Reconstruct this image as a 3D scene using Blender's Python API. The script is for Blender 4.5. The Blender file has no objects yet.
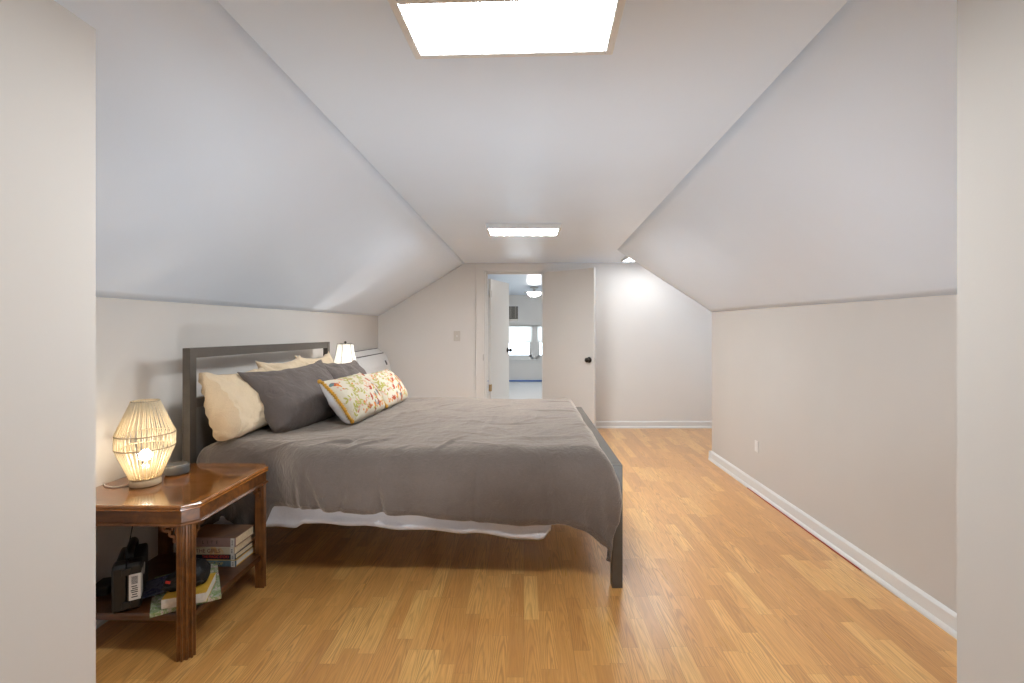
import bpy, bmesh, math, random
from mathutils import Vector, Matrix, noise
random.seed(7)
SC = bpy.context.scene
COL = SC.collection
PI = math.pi

# ------------------------------------------------------------------ materials
def new_mat(name):
    m = bpy.data.materials.new(name); m.use_nodes = True
    nt = m.node_tree
    b = nt.nodes['Principled BSDF']
    return m, nt, b

class G:
    """tiny node-graph helper"""
    def __init__(s, nt): s.nt = nt
    def n(s, typ, **kw):
        nd = s.nt.nodes.new(typ)
        for k, v in kw.items():
            if k.startswith('i_'): nd.inputs[k[2:].replace('_', ' ')].default_value = v
            else: setattr(nd, k, v)
        return nd
    def l(s, a, b): s.nt.links.new(a, b)
    def put(s, inp, v):
        if hasattr(v, 'is_output'): s.l(v, inp)
        else: inp.default_value = v
    def m(s, op, a, b=None, c=None, clamp=False):
        nd = s.n('ShaderNodeMath', operation=op); nd.use_clamp = clamp
        s.put(nd.inputs[0], a)
        if b is not None: s.put(nd.inputs[1], b)
        if c is not None: s.put(nd.inputs[2], c)
        return nd.outputs[0]
    def ramp(s, fac, stops, interp='LINEAR'):
        nd = s.n('ShaderNodeValToRGB'); cr = nd.color_ramp; cr.interpolation = interp
        while len(cr.elements) < len(stops): cr.elements.new(0.5)
        for e, (p, c) in zip(cr.elements, stops):
            e.position = p; e.color = (*c, 1) if len(c) == 3 else c
        s.l(fac, nd.inputs[0]); return nd.outputs[0]
    def mix(s, fac, a, b, blend='MIX'):
        nd = s.n('ShaderNodeMix', data_type='RGBA', blend_type=blend)
        s.put(nd.inputs[0], fac)
        s.put(nd.inputs[6], a if hasattr(a, 'is_output') else (*a, 1))
        s.put(nd.inputs[7], b if hasattr(b, 'is_output') else (*b, 1))
        return nd.outputs[2]
    def coords(s, kind='Object'):
        return s.n('ShaderNodeTexCoord').outputs[kind]
    def mapping(s, vec, scale=(1, 1, 1), loc=(0, 0, 0), rot=(0, 0, 0)):
        nd = s.n('ShaderNodeMapping'); s.l(vec, nd.inputs[0])
        nd.inputs['Scale'].default_value = scale; nd.inputs['Location'].default_value = loc
        nd.inputs['Rotation'].default_value = rot
        return nd.outputs[0]
    def noise(s, vec, scale, detail=3, rough=.5, dist=0):
        nd = s.n('ShaderNodeTexNoise'); s.l(vec, nd.inputs['Vector'])
        nd.inputs['Scale'].default_value = scale; nd.inputs['Detail'].default_value = detail
        nd.inputs['Roughness'].default_value = rough; nd.inputs['Distortion'].default_value = dist
        return nd.outputs['Fac']
    def bump(s, h, strength=.2, dist=.01):
        nd = s.n('ShaderNodeBump'); s.l(h, nd.inputs['Height'])
        nd.inputs['Strength'].default_value = strength; nd.inputs['Distance'].default_value = dist
        return nd.outputs[0]

def plain(name, col, rough=.5, metal=0., spec=.5, var=.06, scale=30, bump=0., bscale=200, coat=0.):
    m, nt, b = new_mat(name); g = G(nt); v = g.coords()
    f = g.noise(v, scale, 3)
    c = g.ramp(f, [(.3, tuple(x * (1 - var) for x in col)), (.7, tuple(min(1, x * (1 + var)) for x in col))])
    g.l(c, b.inputs['Base Color'])
    b.inputs['Roughness'].default_value = rough; b.inputs['Metallic'].default_value = metal
    b.inputs['Specular IOR Level'].default_value = spec
    if coat: b.inputs['Coat Weight'].default_value = coat; b.inputs['Coat Roughness'].default_value = .1
    if bump: g.l(g.bump(g.noise(v, bscale, 2), bump, .002), b.inputs['Normal'])
    return m

def emissive(name, col, strength):
    m, nt, b = new_mat(name)
    b.inputs['Base Color'].default_value = (.8, .8, .8, 1)
    b.inputs['Emission Color'].default_value = (*col, 1); b.inputs['Emission Strength'].default_value = strength
    g = G(nt); v = g.coords()
    b.inputs['Roughness'].default_value = .4
    return m

def paint(name, col, rough, spec, bump):
    m, nt, b = new_mat(name); g = G(nt); v = g.coords()
    big = g.noise(v, 1.1, 3); fine = g.noise(v, 160, 2)
    c = g.ramp(big, [(.3, tuple(x * .975 for x in col)), (.7, tuple(min(1, x * 1.02) for x in col))])
    g.l(c, b.inputs['Base Color'])
    b.inputs['Roughness'].default_value = rough; b.inputs['Specular IOR Level'].default_value = spec
    wav = g.noise(g.mapping(v, (.6, 3, 1)), 2.2, 2)
    h = g.m('ADD', g.m('MULTIPLY', fine, .15), g.m('MULTIPLY', wav, 1.0))
    g.l(g.bump(h, bump, .02), b.inputs['Normal'])
    return m

def floor_mat():
    m, nt, b = new_mat('oak_laminate'); g = G(nt)
    v = g.coords('Object')
    sep = g.n('ShaderNodeSeparateXYZ'); g.l(v, sep.inputs[0]); x, y = sep.outputs[0], sep.outputs[1]
    W = .066
    xi = g.m('FLOOR', g.m('DIVIDE', x, W))
    wn = g.n('ShaderNodeTexWhiteNoise', noise_dimensions='1D'); g.l(xi, wn.inputs['W'])
    off = g.m('MULTIPLY', wn.outputs['Value'], 7.31)
    L = .37
    yy = g.m('ADD', g.m('DIVIDE', y, L), off)
    yi = g.m('FLOOR', yy)
    cb = g.n('ShaderNodeCombineXYZ'); g.l(xi, cb.inputs[0]); g.l(yi, cb.inputs[1])
    wn2 = g.n('ShaderNodeTexWhiteNoise', noise_dimensions='2D'); g.l(cb.outputs[0], wn2.inputs['Vector'])
    r = wn2.outputs['Value']
    wn3 = g.n('ShaderNodeTexWhiteNoise', noise_dimensions='3D')
    cb3 = g.n('ShaderNodeCombineXYZ'); g.l(yi, cb3.inputs[0]); g.l(xi, cb3.inputs[1]); cb3.inputs[2].default_value = 3.7
    g.l(cb3.outputs[0], wn3.inputs['Vector']); r2 = wn3.outputs['Value']
    base = g.ramp(r, [(0, (.62, .295, .080)), (.35, (.73, .365, .103)), (.7, (.82, .44, .13)), (1, (.90, .54, .175))])
    # grain: long streaks plus cathedral arches, decorrelated per strip
    fx = g.m('SUBTRACT', g.m('DIVIDE', x, W), xi)
    cxo = g.m('ADD', g.m('MULTIPLY', g.m('SUBTRACT', fx, g.m('ADD', .3, g.m('MULTIPLY', r2, .4))), 1.0), 0)
    lv = g.n('ShaderNodeCombineXYZ')
    g.l(g.m('ADD', g.m('MULTIPLY', x, 26), g.m('MULTIPLY', r, 91)), lv.inputs[0])
    g.l(g.m('ADD', g.m('MULTIPLY', y, 2.2), g.m('MULTIPLY', r2, 57)), lv.inputs[1])
    wob = g.noise(lv.outputs[0], 1.0, 3, .55)
    ring = g.m('ADD', g.m('MULTIPLY', g.m('POWER', g.m('ABSOLUTE', cxo), 1.7), 9.0),
               g.m('MULTIPLY', g.m('ADD', y, g.m('MULTIPLY', r2, 9)), 5.0))
    ring = g.m('ADD', ring, g.m('MULTIPLY', wob, 4.0))
    wv = g.m('SINE', g.m('MULTIPLY', ring, 6.5))
    wv = g.m('POWER', g.m('MULTIPLY_ADD', wv, .5, .5), 2.2)
    sv = g.n('ShaderNodeCombineXYZ')
    g.l(g.m('ADD', g.m('MULTIPLY', x, 120), g.m('MULTIPLY', r, 300)), sv.inputs[0])
    g.l(g.m('ADD', g.m('MULTIPLY', y, 3.5), g.m('MULTIPLY', r2, 40)), sv.inputs[1])
    streak = g.noise(sv.outputs[0], 1.0, 3, .6)
    c = g.mix(g.m('MULTIPLY', wv, g.m('MULTIPLY_ADD', r2, .55, .28)), base, (.44, .19, .052))
    c = g.mix(g.m('MULTIPLY', g.m('SUBTRACT', streak,   .42, clamp=True), 2.0, clamp=True), c, (.54, .25, .072))
    c = g.mix(g.m('MULTIPLY', g.m('SUBTRACT', .46, streak, clamp=True), 2.2, clamp=True), c, (.80, .50, .21))
    # seams: thin dark line between boards (every third strip) and at the butt joints
    bx = g.m('DIVIDE', x, W * 3); fb = g.m('ABSOLUTE', g.m('SUBTRACT', g.m('SUBTRACT', bx, g.m('FLOOR', bx)), .5))
    seam = g.m('GREATER_THAN', fb, .4955)
    fy = g.m('SUBTRACT', yy, yi)
    butt = g.m('GREATER_THAN', g.m('ABSOLUTE', g.m('SUBTRACT', fy, .5)), .4975)
    c = g.mix(g.m('MULTIPLY', g.m('MAXIMUM', seam, g.m('MULTIPLY', butt, .5)), .45), c, (.16, .07, .025))
    g.l(c, b.inputs['Base Color'])
    g.l(g.m('MULTIPLY_ADD', streak, .10, .24), b.inputs['Roughness'])
    b.inputs['Specular IOR Level'].default_value = .8; b.inputs['Coat Weight'].default_value = .55; b.inputs['Coat Roughness'].default_value = .28
    g.l(g.bump(g.m('ADD', streak, g.m('MULTIPLY', g.noise(v, 4, 2), .6)), .05, .003), b.inputs['Normal'])
    return m

def mahogany(name, dark, light, rough=.3, axis='X', coat=.4, border=None):
    m, nt, b = new_mat(name); g = G(nt); v = g.coords()
    sc = {'X': (2.5, 45, 45), 'Y': (45, 2.5, 45), 'Z': (45, 45, 2.5)}[axis]
    mv = g.mapping(v, sc)
    f1 = g.noise(mv, 1.0, 4, .6, .4); f2 = g.noise(v, 9, 4, .6, 1.5)
    f = g.m('MULTIPLY_ADD', f2, .55, g.m('MULTIPLY', f1, .5))
    c = g.ramp(f, [(.38, dark), (.64, light)])
    if border:
        hx, hy, w = border
        sep = g.n('ShaderNodeSeparateXYZ'); g.l(v, sep.inputs[0])
        dx = g.m('SUBTRACT', hx, g.m('ABSOLUTE', sep.outputs[0])); dy = g.m('SUBTRACT', hy, g.m('ABSOLUTE', sep.outputs[1]))
        d = g.m('MINIMUM', dx, dy)
        inb = g.m('LESS_THAN', d, w)
        line = g.m('LESS_THAN', g.m('ABSOLUTE', g.m('SUBTRACT', d, w)), .0022)
        band = g.ramp(g.noise(g.mapping(v, (30, 30, 30)), 1.2, 3), [(.3, tuple(x * .8 for x in light)), (.7, tuple(x * 1.4 for x in light))])
        c = g.mix(inb, c, band)
        c = g.mix(g.m('MULTIPLY', line, .8), c, tuple(x * .5 for x in dark))
    g.l(c, b.inputs['Base Color'])
    b.inputs['Roughness'].default_value = rough; b.inputs['Coat Weight'].default_value = coat
    b.inputs['Coat Roughness'].default_value = .12
    g.l(g.bump(f1, .06, .002), b.inputs['Normal'])
    return m

def linen(name, col, var=.12, weave=900, rough=.9, sheen=.25, bump=.25):
    m, nt, b = new_mat(name); g = G(nt); v = g.coords()
    f = g.noise(v, 5, 4, .6); th = g.noise(g.mapping(v, (1, .25, 1)), weave * .35, 2); th2 = g.noise(g.mapping(v, (.2, 1, 1)), weave * .35, 2)
    t = g.m('ADD', th, th2)
    f = g.m('MULTIPLY_ADD', t, .35, g.m('MULTIPLY', f, .55))
    c = g.ramp(f, [(.4, tuple(x * (1 - var) for x in col)), (.85, tuple(min(1, x * (1 + var)) for x in col))])
    g.l(c, b.inputs['Base Color']); b.inputs['Roughness'].default_value = rough
    b.inputs['Sheen Weight'].default_value = sheen; b.inputs['Sheen Tint'].default_value = (1, .88, .76, 1); b.inputs['Sheen Roughness'].default_value = .5
    b.inputs['Specular IOR Level'].default_value = .15
    hh = g.m('ADD', g.m('MULTIPLY', t, .25), g.m('MULTIPLY', g.noise(g.mapping(v, (1, 1, .6)), 17, 5, .6, .8), 1.6))
    g.l(g.bump(hh, bump * 2.2, .012), b.inputs['Normal'])
    return m

def translucent(name, col, fac=.5):
    m, nt, b = new_mat(name); g = G(nt)
    out = nt.nodes['Material Output']
    f = g.noise(g.coords(), 60, 2)
    c = g.ramp(f, [(.3, tuple(x * .95 for x in col)), (.7, col)])
    t = g.n('ShaderNodeBsdfTranslucent'); d = g.n('ShaderNodeBsdfDiffuse'); mx = g.n('ShaderNodeMixShader')
    g.l(c, t.inputs[0]); g.l(c, d.inputs[0]); mx.inputs[0].default_value = fac
    g.l(d.outputs[0], mx.inputs[1]); g.l(t.outputs[0], mx.inputs[2]); g.l(mx.outputs[0], out.inputs[0])
    return m

def pane_glass(name):
    m, nt, b = new_mat(name); g = G(nt); out = nt.nodes['Material Output']
    t = g.n('ShaderNodeBsdfTransparent'); gl = g.n('ShaderNodeBsdfGlossy'); mx = g.n('ShaderNodeMixShader')
    t.inputs[0].default_value = (.95, .97, .97, 1); gl.inputs['Roughness'].default_value = .03
    mx.inputs[0].default_value = .06
    g.l(t.outputs[0], mx.inputs[1]); g.l(gl.outputs[0], mx.inputs[2]); g.l(mx.outputs[0], out.inputs[0])
    return m

def collage(name, cols, scale, rough=.3):
    m, nt, b = new_mat(name); g = G(nt); v = g.coords()
    f = g.noise(v, scale, 4, .65, .8)
    n = len(cols); c = g.ramp(f, [(.25 + .5 * i / (n - 1), k) for i, k in enumerate(cols)])
    g.l(c, b.inputs['Base Color']); b.inputs['Roughness'].default_value = rough
    return m

M = {}
M['wall'] = paint('beige_wall_paint', (.605, .575, .54), .55, .35, .03)
M['wall_far'] = paint('lightened_wall_paint', (.765, .75, .725), .5, .4, .03)  # same paint as the knee walls, lightened to stand in for more light
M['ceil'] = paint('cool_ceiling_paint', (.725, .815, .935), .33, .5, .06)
M['trim'] = paint('white_trim_paint', (.74, .735, .72), .35, .5, .015)
M['door'] = paint('white_door_paint', (.64, .625, .60), .4, .5, .015)
M['floor'] = floor_mat()
M['carpet'] = plain('pale_carpet', (.62, .62, .62), .95, var=.1, scale=60, bump=.4, bscale=300)
M['led'] = emissive('light_panel_glow', (.92, .97, 1), 60)
M['led_b'] = emissive('bright_panel_glow', (.93, .97, 1), 108)
M['led_c'] = emissive('dim_panel_glow', (.95, .97, 1), 13)
M['dome'] = emissive('dome_glow', (1, .96, .9), 95)
M['bulb'] = emissive('warm_bulb_glow', (1, .86, .66), 100)
M['bulb2'] = emissive('bulb_glow', (1, .94, .86), 120)
M['white_pl'] = plain('white_plastic', (.75, .75, .74), .35, var=.02)
M['black_pl'] = plain('black_plastic', (.009, .0085, .008), .42, var=.2, bump=.1, bscale=400)
M['dark_pl'] = plain('dark_slot_plastic', (.03, .03, .03), .6)
M['grey_pl'] = plain('grey_plastic', (.10, .096, .09), .5, var=.1)
M['bronze'] = plain('bronze_metal_paint', (.088, .074, .060), .42, .0, var=.08)
M['head_panel'] = plain('grey_headboard_panel', (.16, .145, .13), .6, var=.06)
M['knob'] = plain('dark_bronze_knob', (.03, .025, .022), .3, .8)
M['brass'] = plain('brass_hinge', (.42, .25, .08), .35, .9)
M['hinge'] = plain('painted_hinge', (.55, .53, .5), .4, .2)
M['duvet'] = linen('brown_grey_linen', (.124, .098, .084), .2, sheen=.7)
M['grey_case'] = linen('charcoal_linen', (.135, .110, .099), .14)
M['cream'] = linen('cream_cotton', (.71, .56, .38), .06, sheen=.15)
M['white_cl'] = linen('white_cotton', (.66, .65, .68), .05, sheen=.15)
M['floral'] = linen('floral_ground_cotton', (.66, .595, .47), .04, sheen=.1)
M['mustard'] = plain('mustard_fringe', (.55, .28, .035), .9, var=.3, scale=150, bump=.6, bscale=500)
M['p_red'] = plain('print_red', (.42, .085, .035), .9)
M['p_orange'] = plain('print_orange', (.66, .23, .05), .9)
M['p_olive'] = plain('print_olive', (.42, .38, .10), .9)
M['p_teal'] = plain('print_teal', (.13, .20, .20), .9)
M['p_pink'] = plain('print_pink', (.62, .36, .26), .9)
M['top_wood'] = mahogany('mahogany_top', (.062, .018, .004), (.27, .098, .020), .14, 'X', .7, (.289, .289, .050))
M['wood'] = mahogany('mahogany_rails', (.062, .019, .004), (.21, .076, .015), .42, 'X', .12)
M['wood_leg'] = mahogany('mahogany_legs', (.055, .017, .004), (.22, .080, .016), .35, 'Z', .35)
M['wood_shelf'] = mahogany('mahogany_shelf', (.050, .016, .006), (.11, .037, .011), .28, 'X', .4)
M['string'] = translucent('cream_string', (.90, .82, .66), .5)
M['ring'] = plain('jute_ring', (.50, .41, .28), .8)
M['pale_wood'] = plain('pale_lamp_base_wood', (.60, .46, .29), .55, var=.12, scale=20)
M['shade'] = translucent('white_shade_fabric', (.86, .85, .82), .55)
M['blind'] = translucent('roller_blind_fabric', (.88, .87, .84), .6)
M['glass'] = pane_glass('window_glass')
M['cord_w'] = plain('white_cord', (.6, .57, .52), .5)
M['paper'] = plain('book_pages', (.70, .60, .42), .85, var=.12, scale=90)
M['paper_w'] = plain('white_book_pages', (.72, .69, .62), .85, var=.08, scale=90)
M['label'] = plain('white_label', (.70, .67, .63), .6)
M['label_print'] = plain('label_print', (.06, .055, .055), .7)
M['blue_tape'] = plain('blue_masking_tape', (.05, .16, .50), .6)
M['metal_l'] = plain('nickel_metal', (.5, .48, .45), .3, .9)

# ------------------------------------------------------------------ mesh helpers
class MB:
    def __init__(s): s.bm = bmesh.new()
    def face(s, pts, mi=0):
        vs = [s.bm.verts.new(p) for p in pts]
        f = s.bm.faces.new(vs); f.material_index = mi; return f
    def box(s, x0, x1, y0, y1, z0, z1, mat=None, bev=0., mi=0):
        t = bmesh.new()
        bmesh.ops.create_cube(t, size=1)
        for v in t.verts:
            v.co = Vector(((x0 + x1) / 2 + v.co.x * (x1 - x0), (y0 + y1) / 2 + v.co.y * (y1 - y0), (z0 + z1) / 2 + v.co.z * (z1 - z0)))
        if bev: bmesh.ops.bevel(t, geom=t.edges[:], offset=bev, segments=2, affect='EDGES', profile=.6)
        s.add(t, mat, mi)
        return s
    def add(s, t, mat=None, mi=0):
        mp = {}
        for v in t.verts: mp[v] = s.bm.verts.new(mat @ v.co if mat else v.co)
        for f in t.faces:
            try:
                nf = s.bm.faces.new([mp[v] for v in f.verts]); nf.material_index = mi; nf.smooth = f.smooth
            except ValueError: pass
        t.free()
    def hexa(s, p):   # 8 corners: bottom 4, top 4
        v = [s.bm.verts.new(q) for q in p]
        for q in ((3, 2, 1, 0), (4, 5, 6, 7), (0, 1, 5, 4), (1, 2, 6, 5), (2, 3, 7, 6), (3, 0, 4, 7)):
            s.bm.faces.new([v[i] for i in q])
        return s
    def prism(s, poly, z0, z1, mat=None):   # polygon in xy extruded along z
        a = [Vector((x, y, z0)) for x, y in poly]; b = [Vector((x, y, z1)) for x, y in poly]
        if mat: a = [mat @ p for p in a]; b = [mat @ p for p in b]
        va = [s.bm.verts.new(p) for p in a]; vb = [s.bm.verts.new(p) for p in b]
        n = len(poly)
        s.bm.faces.new(va[::-1]); s.bm.faces.new(vb)
        for i in range(n): s.bm.faces.new((va[i], va[(i + 1) % n], vb[(i + 1) % n], vb[i]))
        return s
    def loft(s, rings, cap0=True, cap1=True, smooth=False):
        vr = [[s.bm.verts.new(p) for p in r] for r in rings]
        n = len(vr[0])
        for a, b in zip(vr, vr[1:]):
            for i in range(n):
                f = s.bm.faces.new((a[i], a[(i + 1) % n], b[(i + 1) % n], b[i])); f.smooth = smooth
        if cap0: s.bm.faces.new(vr[0][::-1])
        if cap1: s.bm.faces.new(vr[-1])
        return s
    def lathe(s, prof, seg=32, c=(0, 0), cap0=True, cap1=True, sx=1, sy=1):
        rings = [[Vector((c[0] + r * sx * math.cos(2 * PI * i / seg), c[1] + r * sy * math.sin(2 * PI * i / seg), z)) for i in range(seg)] for r, z in prof]
        return s.loft(rings, cap0, cap1, True)
    def tube(s, pts, r, seg=8):
        pts = [Vector(p) for p in pts]; rings = []
        up = Vector((0, 0, 1))
        for i, p in enumerate(pts):
            d = (pts[min(i + 1, len(pts) - 1)] - pts[max(i - 1, 0)]).normalized()
            a = d.cross(up)
            if a.length < 1e-3: a = d.cross(Vector((1, 0, 0)))
            a.normalize(); b = d.cross(a)
            rr = r(i / max(1, len(pts) - 1)) if callable(r) else r
            rings.append([p + (a * math.cos(2 * PI * k / seg) + b * math.sin(2 * PI * k / seg)) * rr for k in range(seg)])
        return s.loft(rings, True, True, True)
    def grid(s, P, nu, nv, smooth=True, mi=0):
        vs = [[s.bm.verts.new(P(i / (nu - 1), j / (nv - 1))) for j in range(nv)] for i in range(nu)]
        for i in range(nu - 1):
            for j in range(nv - 1):
                f = s.bm.faces.new((vs[i][j], vs[i + 1][j], vs[i + 1][j + 1], vs[i][j + 1])); f.smooth = smooth; f.material_index = mi
        return vs
    def xform(s, m): bmesh.ops.transform(s.bm, matrix=m, verts=s.bm.verts[:]); return s
    def build(s, name, mat, parent=None, loc=None, rotz=0, recalc=True, smooth=None, mats=None):
        if recalc: bmesh.ops.recalc_face_normals(s.bm, faces=s.bm.faces[:])
        me = bpy.data.meshes.new(name); s.bm.to_mesh(me); s.bm.free()
        if smooth is not None:
            for p in me.polygons: p.use_smooth = smooth
        for k in (mats or [mat]): me.materials.append(k)
        o = bpy.data.objects.new(name, me); COL.objects.link(o)
        if parent: o.parent = parent
        if loc: o.location = loc
        if rotz: o.rotation_euler.z = rotz
        return o

def tag(o, label=None, cat=None, group=None, kind=None):
    if label: o['label'] = label
    if cat: o['category'] = cat
    if group: o['group'] = group
    if kind: o['kind'] = kind
    return o
def thing(name, label, cat, loc=(0, 0, 0), rotz=0, group=None):
    o = bpy.data.objects.new(name, None); COL.objects.link(o)
    o.empty_display_size = .1; o.location = loc; o.rotation_euler.z = rotz
    return tag(o, label, cat, group)
def struct(o, label=None, cat=None): return tag(o, label, cat, None, 'structure')
def bevel(o, w, seg=2):
    md = o.modifiers.new('bevel', 'BEVEL'); md.width = w; md.segments = seg; md.limit_method = 'ANGLE'; md.angle_limit = math.radians(40)
    return o
def text(body, name, mat, parent, size, loc, rot, ext=.0004, sx=1.):
    cu = bpy.data.curves.new(name, 'FONT'); cu.body = body; cu.size = size; cu.extrude = ext
    cu.align_x = 'CENTER'; cu.align_y = 'CENTER'; cu.materials.append(mat)
    o = bpy.data.objects.new(name, cu); COL.objects.link(o); o.parent = parent
    bpy.context.view_layer.update()
    me = bpy.data.meshes.new_from_object(o.evaluated_get(bpy.context.evaluated_depsgraph_get()))
    bpy.data.objects.remove(o); o = bpy.data.objects.new(name, me); COL.objects.link(o); o.parent = parent
    o.location = loc; o.rotation_euler = rot; o.scale.x = sx
    return o
def copy_tree(o, parent=None):
    c = o.copy(); COL.objects.link(c)
    if parent: c.parent = parent
    for ch in list(o.children): copy_tree(ch, c)
    return c

# ------------------------------------------------------------------ the room
XL, XR = -1.86, 1.82          # knee walls
ZK, ZC = 1.426, 2.10          # knee height, ceiling
YF = 6.12                     # far wall
YE = 4.65                     # right knee wall ends
PL, PR = -.968, .92           # closet walls beside the camera
PLY, PRY = 1.085, 1.02        # where they end
YB = -3.0                     # wall behind

struct(MB().box(-3.4, 4.0, YB - .2, YF + .12, -.1, 0).build('floor', M['floor']), 'honey oak laminate floor of the attic bedroom', 'floor')
struct(MB().box(XL - .15, XL, YB, YF, 0, ZK + .02).build('wall_left', M['wall']), 'low beige knee wall behind the headboard', 'wall')
struct(MB().box(XR, XR + .15, YB, YE, 0, ZK + .02).build('wall_right', M['wall']), 'low beige knee wall right of the open floor', 'wall')
# closet walls that flank the camera
struct(MB().box(XL, PL, YB, PLY, 0, 2.2).build('wall_left_front', M['wall']), 'pale wall end at the left edge of the view', 'wall')
struct(MB().box(PR, XR, YB, PRY, 0, 2.2).build('wall_right_front', M['wall']), 'pale wall end at the right edge of the view', 'wall')
# ceiling + slopes (slabs)
struct(MB().box(-3.4, 4.0, YB - .2, YF + .2, ZC, ZC + .12).build('ceiling', M['ceil']), 'flat cool white attic ceiling', 'ceiling')
def slope_slab(name, label, c, n=24):
    # c: corners low0, low1, high1, high0 ; slightly wavy plaster with a taped joint
    l0, l1, h1, h0 = [Vector(p) for p in c]
    nrm = (l1 - l0).cross(h0 - l0).normalized()
    if nrm.z < 0: nrm = -nrm
    b = MB()
    def P(u, v): return (l0.lerp(l1, u)).lerp(h0.lerp(h1, u), v)
    def Q(u, v):
        p = P(u, v)
        e = min(v, 1 - v) * 4; e = min(1, e)
        d = noise.noise(p * 1.3) * .006 * e
        yj = 3.2
        d -= .0035 * math.exp(-((p.y - yj) / .05) ** 2) * e
        return p + nrm * d
    lo = b.grid(Q, n * 4, n); hi = b.grid(lambda u, v: P(u, v) + nrm * .12, n * 4, n)
    nu, nv = n * 4, n
    for i in range(nu - 1):
        for j in (0, nv - 1): b.bm.faces.new((lo[i][j], lo[i + 1][j], hi[i + 1][j], hi[i][j]))
    for j in range(nv - 1):
        for i in (0, nu - 1): b.bm.faces.new((lo[i][j], lo[i][j + 1], hi[i][j + 1], hi[i][j]))
    return struct(b.build(name, M['ceil']), label, 'sloped ceiling')
slope_slab('ceiling_left', 'cool white sloped ceiling over the bed', [(XL, YB, ZK), (XL, YF, ZK), (-.755, YF, ZC), (-.755, YB, ZC)])
b = MB()
slope_slab('ceiling_right', 'cool white sloped ceiling over the right knee wall', [(XR, YB, ZK + .004), (XR, YE, ZK + .008), (.98, 5.05, ZC), (.60, YB, ZC)])

# far wall with the doorway (opening x -.51 .. .255, z .. 1.985)
DX0, DX1, DZ = -.51, .255, 2.005
w = MB()
w.box(-3.4, DX0, YF, YF + .12, 0, ZC); w.box(DX1, 4.0, YF, YF + .12, 0, ZC); w.box(DX0, DX1, YF, YF + .12, DZ, ZC)
struct(w.build('wall_far', M['wall_far']), 'far wall with the doorway, paint lightened as if brighter lit', 'wall')
# alcove right of the knee wall
w = MB(); w.box(XR + .15, 4.0, YE - .12, YE, 0, ZC)
struct(w.build('wall_alcove', M['wall_far']), 'hidden return wall of the alcove', 'wall')
w = MB()
w.box(3.6, 3.75, YE, 5.05, 0, ZC); w.box(3.6, 3.75, 5.85, YF, 0, ZC); w.box(3.6, 3.75, 5.05, 5.85, 0, .7); w.box(3.6, 3.75, 5.05, 5.85, 1.75, ZC)
struct(w.build('wall_alcove_end', M['wall_far']), 'end wall of the alcove with an assumed window', 'wall')
# wall behind the camera; its window is added to let in fill light
w = MB()
w.box(-1.86, -.45, YB - .15, YB, 0, ZC); w.box(.45, 1.86, YB - .15, YB, 0, ZC); w.box(-.45, .45, YB - .15, YB, 0, .8); w.box(-.45, .45, YB - .15, YB, 1.85, ZC)
struct(w.build('wall_back', M['wall']), 'wall behind the viewer with an added fill window', 'wall')

def sash_window(name, label, axis, a0, a1, z0, z1, at, depth, blind=0., n=1):
    """window filling a hole; axis 'x': spans x, faces y ; 'y': spans y, faces x"""
    def bx(mb, p0, p1, q0, q1, zz0, zz1):
        if axis == 'x': mb.box(p0, p1, q0, q1, zz0, zz1)
        else: mb.box(q0, q1, p0, p1, zz0, zz1)
    fr = MB(); t = .045; zm = (z0 + z1) / 2
    q0, q1 = at, at + depth
    bx(fr, a0, a0 + t, q0, q1, z0, z1); bx(fr, a1 - t, a1, q0, q1, z0, z1); bx(fr, a0, a1, q0, q1, z0, z0 + t); bx(fr, a0, a1, q0, q1, z1 - t, z1)
    root = struct(fr.build(name, M['trim']), label, 'window')
    qs = (q0 + q1) / 2
    up = MB()
    bx(up, a0 + t, a1 - t, qs, qs + .03, zm - .02, zm + .02)
    up.build('meeting_rail', M['trim'], root)
    lo = MB()
    bx(lo, a0 + t, a0 + t + .05, qs - .03, qs, z0 + t, zm); bx(lo, a1 - t - .05, a1 - t, qs - .03, qs, z0 + t, zm)
    bx(lo, a0 + t, a1 - t, qs - .03, qs, z0 + t, z0 + t + .05)
    lo.build('lower_sash', M['trim'], root)
    gl = MB(); bx(gl, a0 + t, a1 - t, qs + .005, qs + .009, z0 + t, z1 - t); gl.build('glass_pane', M['glass'], root)
    if blind:
        bl = MB(); bx(bl, a0 + .02, a1 - .02, q0 - .012, q0 - .008, z1 - (z1 - z0) * blind, z1); bl.build('roller_blind', M['blind'], root)
    return root
sash_window('window_fill', 'added unseen window behind the viewer, for fill light', 'x', -.45, .45, .8, 1.85, YB - .13, .1)
sash_window('window_assumed', 'assumed unseen window in the end wall of the alcove, for daylight', 'y', 5.05, 5.85, .7, 1.75, 3.62, .1)  # unseen window, assumed from the bluish light on the floor by the alcove

# baseboards with a small shoe moulding
def base_run(name, label, p0, p1, inward, h=.088):
    p0 = Vector(p0); p1 = Vector(p1); n = Vector(inward)
    prof = [(0, 0), (.026, 0), (.026, .010), (.020, .020), (.014, .024), (.014, h - .014), (.008, h - .004), (.004, h), (0, h)]
    rings = [[p + n * a + Vector((0, 0, z)) for a, z in prof] for p in (p0, p1)]
    return struct(MB().loft(rings).build(name, M['trim']), label, 'baseboard')
base_run('baseboard_right', 'white baseboard along the right knee wall', (XR, PRY, 0), (XR, YE, 0), (-1, 0, 0), .092)
base_run('baseboard_far', 'white baseboard along the far wall right of the open door', (DX1 + .09, YF, 0), (3.6, YF, 0), (0, -1, 0))
base_run('baseboard_left', 'white baseboard along the left knee wall', (XL, PLY, 0), (XL, YF, 0), (1, 0, 0))
base_run('baseboard_far_left', 'white baseboard along the far wall left of the doorway', (XL, YF, 0), (DX0 - .09, YF, 0), (0, -1, 0))
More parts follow.
